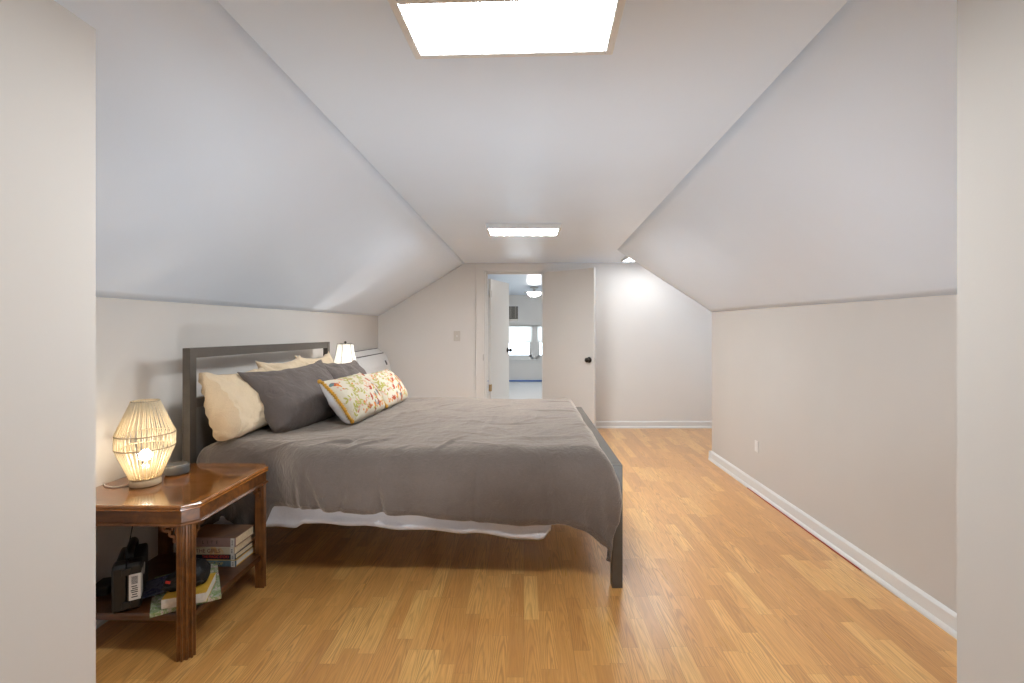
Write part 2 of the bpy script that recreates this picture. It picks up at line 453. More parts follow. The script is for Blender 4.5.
base_run('baseboard_end', 'short white baseboard on the end of the right knee wall', (XR - .026, YE, 0), (XR + .15, YE, 0), (0, 1, 0), .092)

# doorway casing (trim) and jamb
w = MB(); c = .105
w.box(DX0 - c, DX0, YF - .016, YF, 0, ZC - .004); w.box(DX1, DX1 + c, YF - .016, YF, 0, ZC - .004); w.box(DX0, DX1, YF - .016, YF, DZ, ZC - .004)
w.box(DX0 - c, DX0 - c + .012, YF - .022, YF, 0, ZC - .004)
tr = bevel(w.build('trim_1', M['wall_far']), .003); struct(tr, 'flat casing boards around the doorway', 'door casing')
MB().box(DX0 - .012, DX0 - .002, YF - .02, YF - .012, .86, .94).build('strike_plate', M['metal_l'], tr)
w = MB()
w.box(DX0, DX0 + .02, YF - .004, YF + .18, 0, DZ); w.box(DX1 - .02, DX1, YF - .004, YF + .18, 0, DZ); w.box(DX0, DX1, YF - .004, YF + .18, DZ - .012, DZ)
w.box(DX0 + .02, DX0 + .035, YF + .1, YF + .16, 0, DZ - .02); w.box(DX0 + .02, DX1 - .02, YF + .1, YF + .16, DZ - .03, DZ - .012)
struct(w.build('trim_2', M['trim']), 'white jamb lining the doorway', 'door jamb')

# open door leaf, hinged on the right jamb, swung into the bedroom
def leaf(name, label, hinge, ang, L, H, knob_z, sgn, mat):
    root = struct(bevel(MB().box(0, L, -.0175, .0175, .008, H).build(name, mat), .002), label, 'door')
    root.location = hinge; root.rotation_euler.z = ang
    k = MB()
    for s in (-1, 1):
        m = Matrix.Translation((L - .065, s * .0175, knob_z)) @ Matrix.Rotation(-s * PI / 2, 4, 'X')
        t = MB(); t.lathe([(.034, 0), (.034, .004), (.028, .008), (.012, .011), (.012, .028), (.022, .034), (.029, .046), (.027, .058), (.016, .066), (.004, .068)], 20)
        t.xform(m); k.add(t.bm)
    k.build('door_knob', M['knob'], root)
    lt = MB(); lt.box(L, L + .0015, -.010, .010, knob_z - .028, knob_z + .028); lt.box(L, L + .010, -.006, .006, knob_z - .008, knob_z + .008)
    lt.build('latch_plate', M['hinge'], root)
    return root
d1 = leaf('door_1', 'plain white door standing open into the bedroom', (DX1 - .004, YF - .036, 0), math.atan2(-.52, .573), .77, 1.975, .905, 1, M['door'])
d2 = leaf('door_2', 'narrower white door swung open into the room beyond', (-.452, YF + .165, 0), math.atan2(.65, .218), .69, 1.915, .955, 1, M['trim'])
for z, mm, nm in ((1.72, 'hinge', 'painted steel hinge'), (.49, 'brass', 'bare brass hinge')):
    h = MB(); h.lathe([(.008, z - .045), (.008, z + .045)], 10, (0, 0)); h.box(-.03, .0, -.022, -.0185, z - .045, z + .045); h.box(0, .03, -.022, -.0185, z - .045, z + .045)
    tag(h.build('hinge', M[mm], d2), nm)
for z in (.3, 1.0, 1.7):
    h = MB(); h.lathe([(.007, z - .045), (.007, z + .045)], 10, (-.004, .02)); h.box(0, .03, .0175, .02, z - .045, z + .045); h.build('hinge', M['hinge'], d1)

# room beyond
Y2 = 11.3; Z2 = 2.03
struct(MB().box(-2.6, 2.6, YF + .12, Y2 + .2, -.1, -.002).build('floor_beyond', M['carpet']), 'pale carpet of the room beyond the doorway', 'floor')
struct(MB().box(-2.6, 2.6, YF + .12, Y2 + .2, Z2, Z2 + .1).build('ceiling_beyond', M['ceil']), 'white ceiling of the room beyond the doorway', 'ceiling')
struct(MB().box(-2.7, -2.6, YF + .12, Y2 + .2, 0, Z2).build('wall_left_beyond', M['wall_far']), 'left wall of the room beyond', 'wall')
struct(MB().box(2.6, 2.7, YF + .12, Y2 + .2, 0, Z2).build('wall_right_beyond', M['wall_far']), 'right wall of the room beyond', 'wall')
w = MB()
wx = [(-.72, .225), (.275, 1.22)]
w.box(-2.6, wx[0][0], Y2, Y2 + .12, 0, Z2); w.box(wx[0][1], wx[1][0], Y2, Y2 + .12, 0, Z2); w.box(wx[1][1], 2.6, Y2, Y2 + .12, 0, Z2)
for a0, a1 in wx: w.box(a0, a1, Y2, Y2 + .12, 0, .52); w.box(a0, a1, Y2, Y2 + .12, 1.33, Z2)
struct(w.build('wall_far_beyond', M['wall_far']), 'end wall of the room beyond with two low windows', 'wall')
sash_window('window_1', 'wider visible low window in the room beyond the doorway', 'x', wx[0][0], wx[0][1], .52, 1.33, Y2 + .01, .1, .5)
sash_window('window_2', 'low window beyond the doorway, partly hidden by the open door', 'x', wx[1][0], wx[1][1], .52, 1.33, Y2 + .01, .1, .5)
w = MB()
w.box(wx[0][0] - .09, wx[1][1] + .09, Y2 - .018, Y2, 1.33, 1.40); w.box(wx[0][0] - .12, wx[1][1] + .12, Y2 - .05, Y2, .49, .52)
w.box(wx[0][0] - .09, wx[1][1] + .09, Y2 - .018, Y2, .42, .49)
w.box(wx[0][0] - .09, wx[0][0], Y2 - .018, Y2, .52, 1.33); w.box(wx[1][1], wx[1][1] + .09, Y2 - .018, Y2, .52, 1.33); w.box(wx[0][1], wx[1][0], Y2 - .018, Y2, .52, 1.33)
struct(w.build('trim_3', M['trim']), 'white casing and sill around the pair of low windows', 'window casing')
base_run('baseboard_beyond', 'baseboard of the room beyond the doorway', (-2.6, Y2, 0), (2.6, Y2, 0), (0, -1, 0), .08)
tag(MB().box(-1.6, 1.6, Y2 - .07, Y2 - .0265, 0, .028).build('masking_tape', M['blue_tape']), 'blue tape strip at the foot of the wall under the low windows', 'tape')

# wall air conditioner in the room beyond
ac = thing('wall_air_conditioner', 'boxy air conditioner with grey grille set in the wall above the low windows', 'air conditioner', (-.40, Y2, 1.38))
f = MB(); W_, H_ = .58, .41
f.box(-.29, .29, -.06, -.002, 0, .03); f.box(-.29, .29, -.06, -.002, H_ - .03, H_); f.box(-.29, -.26, -.06, -.002, .03, H_ - .03); f.box(.26, .29, -.06, -.002, .03, H_ - .03)
f.build('housing', M['white_pl'], ac)
g_ = MB(); g_.box(-.26, .26, -.02, -.004, .03, H_ - .03); g_.build('grille_backing', M['grey_pl'], ac)
g_ = MB()
for i in range(14): g_.box(-.26, .26, -.045, -.022, .10 + i * .019, .108 + i * .019)
for x in (-.09, .09, .2): g_.box(x - .012, x + .012, -.05, -.02, .1, H_ - .03)
g_.build('grille', plain('beige_grille', (.36, .34, .31), .6), ac)
g_ = MB(); g_.box(-.26, .26, -.05, -.02, .03, .085); g_.build('control_panel', M['metal_l'], ac)

# ceiling light in the room beyond
cl = thing('ceiling_lamp', 'round glass dome ceiling lamp in the room beyond the doorway', 'ceiling light', (.19, 9.0, Z2))
MB().lathe([(.075, 0), (.075, -.02), (.02, -.03), (.02, -.085), (.045, -.092)], 24).build('canopy', M['white_pl'], cl)
MB().lathe([(.15, -.088), (.19, -.092), (.19, -.1), (.15, -.104)], 32, cap0=True, cap1=True).build('lamp_ring', M['metal_l'], cl)
MB().lathe([(.125, -.105), (.120, -.13), (.095, -.158), (.055, -.174), (.012, -.18)], 32).build('glass_dome', M['dome'], cl)

cl_fill = thing('ceiling_lamp', 'added fill lamp of the room beyond, hidden by the open door', 'ceiling light', (.95, 7.4, Z2))  # unseen lamp added to brighten the room beyond
MB().lathe([(.15, 0), (.155, -.012), (.145, -.02)], 28).build('lamp_ring', M['white_pl'], cl_fill)
MB().lathe([(.14, -.02), (.125, -.04), (.08, -.052), (.01, -.056)], 28).build('glass_dome', M['dome'], cl_fill)

# ------------------------------------------------------------------ ceiling panels
def panel(label, cx, cy, lx, ly, zb, rot, mat, group='ceiling light panels'):
    t = thing('ceiling_panel_light', label, 'ceiling light', (cx, cy, ZC), rot, group)
    h = ZC - zb; f = .022
    m = MB()
    m.box(-lx - f, -lx, -ly - f, ly + f, -h, 0); m.box(lx, lx + f, -ly - f, ly + f, -h, 0); m.box(-lx, lx, -ly - f, -ly, -h, 0); m.box(-lx, lx, ly, ly + f, -h, 0)
    bevel(m.build('frame', M['white_pl'], t), .003)
    m = MB(); m.box(-lx, lx, -ly, ly, -h + .004, -h + .012); m.build('diffuser', mat, t)
    return t
panel('large glowing ceiling panel nearest the top edge of the view', -.036, 1.232, .257, .105, 2.06, math.radians(-2.4), M['led'])
panel('glowing ceiling panel midway down the room, in front of the doorway', -.004, 3.90, .273, .135, 2.06, 0, M['led_b'])
panel('ceiling panel half hidden behind the end of the right slope', 1.47, 5.60, .28, .16, 2.07, 0, M['led_c'])

# added floor cans below the view, unseen spots that fill the ceiling
def uplight(label, loc, yaw, elev, power, size, blend=.9):
    t = thing('fill_uplight', label, 'fill light', loc, 0, None)
    MB().lathe([(.06, 0), (.06, .012), (.075, .014), (.075, .22), (.070, .22), (.066, .12), (.02, .10)], 28, cap1=True).build('can', M['white_pl'], t)
    li = bpy.data.lights.new('fill_beam', 'SPOT'); li.energy = power; li.color = (.87, .94, 1); li.spot_size = size; li.spot_blend = blend; li.shadow_soft_size = .06
    lo = bpy.data.objects.new('fill_beam', li); COL.objects.link(lo); lo.parent = t; lo.location = (0, 0, .26)
    d = Vector((math.sin(yaw) * math.cos(elev), math.cos(yaw) * math.cos(elev), math.sin(elev)))
    lo.rotation_euler = d.to_track_quat('-Z', 'Y').to_euler()
    return t
uplight('added unseen fill light can by the left closet wall', (-.55, 1.16, 0), math.radians(-10), math.radians(46), 50, math.radians(108), 1.)
uplight('added unseen fill light can by the right closet wall', (.55, 1.16, 0), math.radians(10), math.radians(46), 50, math.radians(108), 1.)

# switch and outlet
P_sw = (457 - 524) / 480 * YF
sw = thing('light_switch', 'white light switch on the far wall left of the doorway', 'light switch', (P_sw, YF, 1.3 - 10 / 480 * YF))
bevel(MB().box(-.042, .042, -.006, 0, -.065, .065).build('cover_plate', plain('ivory_switch_plate', (.62, .59, .54), .4, var=.02), sw), .003)
MB().box(-.006, .006, -.02, -.006, -.012, .012).build('toggle', M['white_pl'], sw)
ol = thing('wall_outlet', 'small electrical outlet low on the right knee wall', 'outlet', (XR, 3.75, .36))
bevel(MB().box(-.006, 0, -.028, .028, -.043, .043).build('cover_plate', M['wall_far'], ol), .003)
s_ = MB()
for z in (-.018, .018): s_.box(-.0075, -.006, -.013, .013, z - .011, z + .011)
s_.build('socket', M['white_pl'], ol)

# ------------------------------------------------------------------ end table
def chamfer_rect(hx, hy, c, z):
    return [Vector(p) for p in ((-hx + c, -hy, z), (hx - c, -hy, z), (hx, -hy + c, z), (hx, hy - c, z), (hx - c, hy, z), (-hx + c, hy, z), (-hx, hy - c, z), (-hx, -hy + c, z))]
TH = .289
def make_table(loc, rot, label):
    t = thing('end_table', label, 'end table', loc, rot, 'mahogany end tables')
    C = .048
    def R(o, z): return chamfer_rect(TH + o, TH + o, C + o * .59, z)
    MB().loft([R(-.012, .580), R(-.003, .582), R(0, .585), R(0, .590), R(-.004, .592), R(-.004, .594), R(0, .596), R(.0005, .600), R(-.002, .604), R(-.007, .605)]).build('tabletop', M['top_wood'], t)
    a = MB()
    a.loft([R(-.03, .524), R(-.006, .524), R(0, .526), R(.001, .530), R(-.003, .534), R(-.010, .536), R(-.010, .582), R(-.03, .582), R(-.03, .524)], False, False)
    a.build('apron', M['wood'], t)
    sh = MB(); sh.loft([R(-.036, .140), R(-.032, .143), R(-.032, .163), R(-.036, .168)]); sh.build('shelf', M['wood_shelf'], t)
    # fluted legs with a cut outer corner
    for sx in (-1, 1):
        for sy in (-1, 1):
            S = .046; c = .026
            pts = [(-S, -S)]
            # walk the outside: inner corner at (-S,-S), outer corner chamfered at (0,0)
            def flute(p, q, k):
                p = Vector((*p, 0)); q = Vector((*q, 0)); d = q - p; nrm = Vector((-d.y, d.x, 0)).normalized(); out = []
                L = d.length
                for i in range(k):
                    a0 = (i + .2) / k; a1 = (i + .36) / k; a2 = (i + .64) / k; a3 = (i + .8) / k
                    out += [p + d * a0, p + d * a1 + nrm * .007, p + d * a2 + nrm * .007, p + d * a3]
                return [(v.x, v.y) for v in out]
            A = (0, -S); Bq = (0, -c); Cq = (-c, 0); D = (-S, 0)
            pts += [A] + flute(A, Bq, 1) + [Bq] + flute(Bq, Cq, 2) + [Cq] + flute(Cq, D, 1) + [D]
            lg = MB(); lg.prism(pts, 0, .527)
            ox = TH - .022; oy = TH - .003
            m = Matrix.Translation((sx * ox, sy * oy, 0)) @ Matrix.Diagonal((sx, sy, 1, 1))
            lg.xform(m); bevel(lg.build('leg', M['wood_leg'], t), .0015, 1)
            # pierced corner brackets
            for k in range(2):
                def rot_poly(poly): return poly
                outer = [(0, 0), (.075, 0), (.075, -.012), (.060, -.016), (.060, -.026), (.044, -.026), (.040, -.042), (.026, -.044), (.026, -.060), (.014, -.064), (.012, -.078), (0, -.078)]
                br = MB()
                bars = [((0, .075), (-.011, 0)), ((0, .011), (-.078, 0)), ((.056, .066), (-.026, -.008)), ((.036, .060), (-.030, -.020)), ((.030, .040), (-.046, -.022)), ((.016, .034), (-.050, -.040)), ((.014, .022), (-.068, -.042)), ((.006, .02), (-.07, -.06))]
                for (x0, x1), (z0, z1) in bars: br.box(x0, x1, 0, .010, z0, z1)
                for tt in (.010, .022): br.box(tt, tt + .006, .001, .009, -.044 + tt, -.006)
                if k == 0:   # bracket running along x from the leg
                    mm = Matrix(((-sx, 0, 0, sx * (ox - S)), (0, -sy, 0, sy * (oy - .012)), (0, 0, 1, .526), (0, 0, 0, 1)))
                else:
                    mm = Matrix(((0, -sx, 0, sx * (ox - .012)), (-sy, 0, 0, sy * (oy - S)), (0, 0, 1, .526), (0, 0, 0, 1)))
                br.xform(mm); br.build('bracket', M['wood'], t)
    return t
TX, TY, TR = -1.560, 2.144, math.radians(-1.0)
t1 = make_table((TX, TY, 0), TR, 'glossy mahogany end table with a book-laden shelf beside the near side of the bed')
table_added = copy_tree(t1); table_added.location = (-1.56, 4.44, 0); table_added.rotation_euler.z = 0  # unseen copy added to hold up the lamp behind the bed
table_added['label'] = 'added unseen end table behind the bed holding the white panelled lamp'

# ------------------------------------------------------------------ string lamp
def P(px, py, d): return Vector(((px - 524) / 480 * d, d, 1.3 - (py - 326) / 480 * d))
LX, LY = -1.660, 2.105
lamp = thing('table_lamp', 'glowing string-wound lantern lamp on the near end table', 'table lamp', (LX, LY, .6055))
MB().lathe([(.054, 0), (.057, .003), (.057, .020), (.055, .026), (.053, .030), (.03, .031)], 40).build('lamp_base', M['pale_wood'], lamp)
zr = [.030, .166, .224, .366]; rr = [.054, .107, .107, .050]
for z, r in ((zr[1], rr[1]), (zr[2], rr[2]), (zr[3], rr[3]), (.033, .054)):
    rg = MB(); rings = []
    for i in range(65):
        a = 2 * PI * i / 64; rings.append([Vector(((r + .0028 * math.cos(q)) * math.cos(a), (r + .0028 * math.cos(q)) * math.sin(a), z + .0028 * math.sin(q))) for q in [k * PI / 3 for k in range(6)]])
    rg.loft(rings, False, False, True); rg.build('frame_ring', M['ring'], lamp)
st = MB()
NS = 70
for i in range(NS):
    a = 2 * PI * (i + .28 * (i % 2)) / NS + random.uniform(-.012, .012)
    for k in range(3):
        p = Vector((rr[k] * math.cos(a), rr[k] * math.sin(a), zr[k])); q = Vector((rr[k + 1] * math.cos(a), rr[k + 1] * math.sin(a), zr[k + 1]))
        st.tube([p, q], .0023, 5)
st.build('string_shade', M['string'], lamp)
MB().lathe([(.018, .031), (.018, .07), (.014, .085)], 16).build('socket', M['white_pl'], lamp)
bu = MB(); t = bmesh.new(); bmesh.ops.create_uvsphere(t, u_segments=20, v_segments=12, radius=.025)
for v in t.verts:
    v.co.z += .128
    if v.co.z < .11: v.co.x *= .8; v.co.y *= .8
for f_ in t.faces: f_.smooth = True
bu.add(t); bu.build('bulb', M['bulb'], lamp)
cd = [(LX - .05, LY - .02, .6045), (LX - .10, LY - .05, .6042), (LX - .15, LY - .03, .6042), (LX - .185, LY + .0, .6042)]
MB().tube([(x - LX, y - LY, z - .601) for x, y, z in cd], .003, 8).build('cord', M['cord_w'], lamp)

# smart speaker puck
sp = thing('smart_speaker', 'round charcoal speaker puck on the table beside the string lamp', 'speaker', (-1.630, 2.255, .6055))
MB().lathe([(.041, 0), (.047, .004), (.049, .012), (.049, .038), (.047, .044), (.043, .046)], 40, cap1=True).build('body', M['grey_pl'], sp)
MB().lathe([(.043, .0455), (.043, .047), (.039, .0475), (.02, .0472)], 40).build('top_ring', M['metal_l'], sp)

# ------------------------------------------------------------------ books
def book(name, label, w, d, h, cov, pages, loc, rot, group=None, spine=None, title=None, tcol=None, tsize=.02, tx=0, sticker=True, hang=.004, cat='book', tsx=1.):
    """spine along local x at y=0 facing -y; x from -w (left) to 0 (right end)"""
    t = thing(name, label, cat, loc, rot, group)
    c = MB(); k = .0028
    c.box(-w, 0, .001, d, 0, k); c.box(-w, 0, .001, d, h - k, h); 
    if not spine: c.box(-w, 0, 0, k, 0, h)
    bevel(c.build('cover', cov, t), .0008, 1)
    if spine:
        s = MB(); rings = []
        prof = [(k, 0), (.0005, 0.001), (-.001, h * .3), (-.001, h * .7), (.0005, h - .001), (k, h), (k + .002, h), (k + .002, 0)]
        rings = [[Vector((x, y, z)) for y, z in prof] for x in (-w, 0)]
        s.loft(rings); s.build('spine', spine, t)
    p = MB()
    p.box(-w + hang, -hang, k, d - hang, k, h - k); p.build('pages', pages, t)
    y = -.0012 if spine else -.0002
    if title: text(title, 'title_text', tcol, t, tsize, (tx, y - .0005, h / 2), (PI / 2, 0, 0), .0003, tsx)
    if sticker:
        s = MB(); s.box(-.022, -.004, y - .0012, y, .001, h - .001); s.build('spine_sticker', M['label'], t)
        s = MB()
        for i in range(3): s.box(-.017, -.009, y - .0016, y - .0012, h * (.25 + i * .2), h * (.33 + i * .2))
        s.build('sticker_print', M['label_print'], t)
    return t
M['bk_yellow'] = plain('yellow_cloth', (.62, .36, .04), .6)
M['bk_teal'] = plain('slate_blue_jacket', (.10, .155, .19), .4, var=.2, scale=60)
M['bk_navy'] = plain('navy_jacket', (.012, .011, .028), .35)
M['bk_cream'] = collage('cream_orange_jacket', [(.50, .42, .30), (.56, .49, .38), (.55, .46, .33), (.58, .30, .10), (.5, .4, .28)], 9, .45)
M['bk_mauve'] = plain('mauve_jacket_spine', (.32, .20, .18), .35, var=.12, scale=25)
M['bk_top'] = collage('brown_jacket_face', [(.13, .075, .06), (.20, .12, .095), (.30, .17, .10), (.36, .18, .08), (.22, .12, .08)], 5, .3)
M['gold_t'] = plain('gold_lettering', (.45, .36, .12), .5)
M['red_t'] = plain('red_lettering', (.65, .05, .03), .5)
M['maroon_t'] = plain('maroon_lettering', (.16, .03, .03), .5)
M['grey_t'] = plain('dark_grey_lettering', (.07, .05, .05), .5)
BG = 'hardbacks stacked at the back of the table shelf'
bx, by, bz = -1.352, 2.252, .169
r0 = math.radians(-1)
book('book', 'slate blue spined hardback with yellow boards, bottom of the shelf stack', .235, .150, .031, M['bk_yellow'], M['paper_w'], (bx, by, bz), r0, BG, M['bk_teal'], 'THE BIG BOP', M['gold_t'], .019, -.115)
book('book', 'navy spined book with red title, second from bottom of the shelf stack', .232, .140, .026, M['bk_navy'], M['paper'], (bx - .004, by + .004, bz + .0315), r0 - .02, BG, None, 'THE MAGIC STORY', M['red_t'], .018, -.095, tsx=.85)
book('book', 'cream and orange spined book with maroon title, second from top of the stack', .238, .148, .034, M['bk_cream'], M['paper'], (bx - .006, by + .001, bz + .058), r0 + .015, BG, None, 'THE GIRLS', M['maroon_t'], .025, -.125)
book('book', 'mauve spined thick book with brown cover, top of the shelf stack', .245, .152, .044, M['bk_top'], M['paper'], (bx - .002, by, bz + .0925), r0 - .01, BG, M['bk_mauve'], 'L  I  T  E', M['grey_t'], .022, -.12)

M['bk_photo'] = collage('picture_collage_cover', [(.03, .05, .03), (.12, .22, .07), (.45, .45, .38), (.20, .30, .10), (.55, .52, .45), (.35, .10, .14), (.10, .16, .07)], 22, .25)
M['bk_blue'] = collage('blue_glossy_cover', [(.03, .03, .04), (.06, .07, .12), (.15, .16, .22), (.04, .05, .14), (.24, .23, .28)], 30, .2)
big = book('picture_book', 'large thin picture book with leafy collage cover overhanging the table shelf', .235, .335, .016, M['bk_photo'], M['paper_w'], (-1.256, 1.992, .169), math.radians(35), None, None, sticker=False, hang=.003)
yb = book('paperback', 'thick yellow paperback lying under the black pouch', .150, .17, .038, M['bk_yellow'], M['paper_w'], (-1.284, 1.938, .186), math.radians(21), None, M['paper_w'], sticker=False, hang=.001)
mg = book('magazine', 'blue glossy magazine tucked between the black case and the pouch', .085, .11, .006, M['bk_blue'], M['paper_w'], (-1.487, 2.0, .195), math.radians(30), None, None, sticker=False, hang=.001)
mg.rotation_euler = (math.radians(10), math.radians(-8), math.radians(28))

# black pouch
po = thing('fabric_pouch', 'rumpled black fabric pouch lying on the yellow paperback', 'pouch', (-1.408, 2.005, .2255), math.radians(22))
po.scale = (.80, .95, 1.2)
b = MB(); t = bmesh.new(); bmesh.ops.create_icosphere(t, subdivisions=5, radius=1)
for v in t.verts:
    p = v.co.copy()
    e = .55
    q = Vector((math.copysign(abs(p.x) ** e, p.x), math.copysign(abs(p.y) ** e, p.y), math.copysign(abs(p.z) ** .8, p.z)))
    h = .030 + .012 * math.sin(q.x * 2.2 + .6)
    v.co = Vector((q.x * .098, q.y * .068, max(q.z, -.72) * h + .72 * h))
    v.co += p * (.006 * noise.noise(p * 2.6) + .002 * noise.noise(p * 8))
    v.co.z = max(v.co.z, .0005)
for f_ in t.faces: f_.smooth = True
b.add(t); M['pouch'] = plain('black_nylon', (.006, .006, .0065), .6, var=.3, scale=80, bump=.4, bscale=350)
b.build('body', M['pouch'], po)
zp = MB(); zp.tube([(-.09 + .18 * i / 12, -.070 - .003 * math.sin(i), .017 + .006 * math.sin(i * .7)) for i in range(13)], .0022, 6); zp.build('zipper', M['dark_pl'], po)
zp = MB()
for k in range(3): zp.tube([(.045 + k * .012, -.062 + .12 * i / 10, .040 + .008 * math.sin(i / 10 * PI)) for i in range(11)], .0008, 5)
zp.build('stitching', M['grey_pl'], po)
tg = MB(); tg.box(-.076, -.056, -.078, -.0745, .024, .032, mat=Matrix.Rotation(.2, 4, 'Y')); tg.build('tag', plain('red_tag', (.6, .03, .02), .6), po)

# black tool case standing on the shelf
ca = thing('tool_case', 'upright black plastic tool case with barcode label on the table shelf', 'case', (-1.572, 1.897, .169), math.radians(33))
ca.scale = (1, 1, .93)
# local: y back, x across; front at y=0
def shell(x0, x1):
    prof = [(0, .012), (.012, 0), (.25, 0), (.262, .012), (.262, .172), (.25, .184), (.10, .184), (.085, .188), (.07, .196), (.05, .2), (.012, .2), (0, .188)]
    m = MB(); r = .008
    def inset(k, x):
        cx, cz = .13, .11
        return [Vector((x, y + (k if y < cx else -k), z + (k if z < cz else -k))) for y, z in prof]
    if x0 < 0: rings = [inset(r, x0), inset(r * .3, x0 + r * .4), inset(0, x0 + r), inset(0, x1)]
    else: rings = [inset(0, x0), inset(0, x1 - r), inset(r * .3, x1 - r * .4), inset(r, x1)]
    m.loft(rings); return m
bevel(shell(-.046, -.0015).build('case_shell', M['black_pl'], ca), .003)
bevel(shell(.0015, .046).build('case_shell', M['black_pl'], ca), .003)
m = MB()
for z in (.03, .17): MB().box(-.014, .014, -.006, .002, z - .014, z + .014, bev=.003).build('clasp', M['black_pl'], ca)
m = MB(); m.tube([(0, .075, .186), (0, .085, .208), (0, .11, .222), (0, .21, .222), (0, .236, .208), (0, .242, .18)], .015, 10); m.build('handle', M['black_pl'], ca)
lb = MB(); lb.box(.008, .0455, -.0012, 0, .045, .155); lb.box(.0462, .0472, .008, .05, .05, .158); lb.build('label_sticker', M['label'], ca)
lp = MB()
for i in range(14):
    z = .113 + i * .0024; lp.box(.016, .036, -.0016, -.0012, z, z + .0012)
for z, a, b_ in ((.101, .016, .034), (.092, .018, .036), (.084, .014, .036), (.076, .016, .036), (.066, .018, .034), (.056, .016, .036)): lp.box(a, b_, -.0016, -.0012, z, z + .0045)
lp.build('label_print', M['label_print'], ca)
ov = MB(); ov.lathe([(.030, 0), (.030, .001)], 28, sx=.8); ov.xform(Matrix.Translation((.0462, .1, .13)) @ Matrix.Rotation(PI / 2, 4, 'Y')); ov.build('round_sticker', M['label'], ca)

# adapter and thin cable under the table
ad = thing('power_adapter', 'small black power adapter on the shelf behind the tool case', 'adapter', (-1.79, 2.05, .169), math.radians(12))
bevel(MB().box(-.035, .035, -.05, .05, 0, .036).build('body', M['black_pl'], ad), .005)
MB().tube([(-.01, .05, .012), (-.02, .09, .008), (-.015, .13, .004), (.01, .17, .004)], .003, 6).build('cable', M['black_pl'], ad)
q0 = P(127, 527, 2.30); q1 = P(131, 546, 2.30)
pts = [(-1.815, 2.20, .560), (-1.812, 2.20, .47), (-1.795, 2.20, .42), (-1.795, 2.20, .38), (-1.81, 2.20, .30), (-1.81, 2.21, .174)]
tag(MB().tube(pts, .0024, 6).build('cable', M['black_pl']), 'thin black cable dangling under the tabletop behind the tool case', 'cable')

# ------------------------------------------------------------------ bed
bed = thing('bed', 'dark bronze metal bed frame with open rectangular headboard', 'bed', (0, 0, 0))
YN, YFAR = 2.44, 4.20
HX0, HX1 = -1.737, -1.698
zn, zf = 1.187, 1.162
def ztop(y): return zn + (zf - zn) * (y - YN) / (YFAR - YN)
def bar(x0, x1, y0, y1, za0, zb0, za1, zb1):
    return MB().hexa([(x0, y0, za0), (x1, y0, za0), (x1, y1, za1), (x0, y1, za1), (x0, y0, zb0), (x1, y0, zb0), (x1, y1, zb1), (x0, y1, zb1)])
for y in (YN, YFAR - .05):
    bevel(MB().box(HX0, HX1, y, y + .05, 0, ztop(y) - .0005).build('headboard_post', M['bronze'], bed), .002)
bevel(bar(HX0 + .001, HX1 - .001, YN + .049, YFAR - .049, ztop(YN) - .052, ztop(YN), zf - .052, zf).build('headboard_rail', M['bronze'], bed), .002)
bevel(MB().box(HX0 + .004, HX1 - .004, YN + .049, YFAR - .049, .875, .925).build('headboard_rail', M['bronze'], bed), .002)
MB().box(HX0 + .014, HX1 - .012, YN + .049, YFAR - .049, .34, .878).build('headboard_panel', M['head_panel'], bed)
FX0, FX1 = .437, .489
YFAR_H, YFAR = YFAR, 4.09
for y in (2.379, YFAR - .05):
    bevel(MB().box(FX0, FX1, y, y + .05, 0, .610).build('footboard_post', M['bronze'], bed), .002)
bevel(MB().box(FX0, FX1, 2.428, YFAR - .049, .558, .610).build('footboard_rail', M['bronze'], bed), .002)
MB().box(FX0 + .012, FX1 - .012, 2.428, YFAR - .049, .32, .558).build('footboard_panel', M['bronze'], bed)
for y in (YN + .06, YFAR - .055):
    bevel(MB().box(HX1 - .03, FX0, y, y + .028, .30, .385).build('side_rail', M['bronze'], bed), .002)
m = MB()
for i in range(12): m.box(-1.60 + i * .172, -1.52 + i * .172, YN + .088, YFAR - .055, .352, .370)
m.build('slats', M['head_panel'], bed)
m = MB(); m.box(HX1, FX0, 3.22, 3.26, .31, .352); m.box(-.62, -.58, 3.22, 3.26, 0, .31); m.build('centre_support', M['bronze'], bed)

mt = MB(); mt.box(-1.665, .415, 2.475, 4.03, .371, .655, bev=.05)
tag(mt.build('mattress', M['white_cl'], smooth=True), 'white mattress under the brown duvet', 'mattress')

def lerp_pts(pts, x):
    if x <= pts[0][0]: return pts[0][1]
    for (a, b_), (c_, d_) in zip(pts, pts[1:]):
        if x <= c_:
            t = (x - a) / (c_ - a); t = t * t * (3 - 2 * t) * .5 + t * .5
            return b_ + (d_ - b_) * t
    return pts[-1][1]
def sstep(a, b_, x):
    t = max(0., min(1., (x - a) / (b_ - a))); return t * t * (3 - 2 * t)
ZB = [(-1.66, .17), (-1.44, .18), (-1.36, .26), (-1.31, .375), (-1.22, .383), (-1.073, .404), (-.88, .388), (-.594, .370), (-.307, .337), (-.2, .326), (-.115, .318), (.077, .327), (.149, .305), (.268, .225), (.32, .165), (.37, .140), (.46, .135)]
XE = [(.12, .425), (.16, .440), (.25, .452), (.36, .466), (.44, .472), (.52, .455), (.60, .435), (.70, .415)]
ZT = .695
def crease(x, y, cx, cy, ang, L, wdt, amp):
    dx, dy = x - cx, y - cy; ca_, sa = math.cos(ang), math.sin(ang)
    a = dx * ca_ + dy * sa; b_ = -dx * sa + dy * ca_
    return amp * math.exp(-(a / L) ** 2) * math.exp(-(b_ / wdt) ** 2)
CRE = []
rc = random.Random(3)
for i in range(26):
    CRE.append((rc.uniform(-1.2, .35), rc.uniform(2.42, 3.9), rc.uniform(-.6, .9) + (PI / 2 if i % 3 == 0 else 0), rc.uniform(.08, .25), rc.uniform(.010, .026), rc.choice((1, 1, -1)) * rc.uniform(.003, .008)))
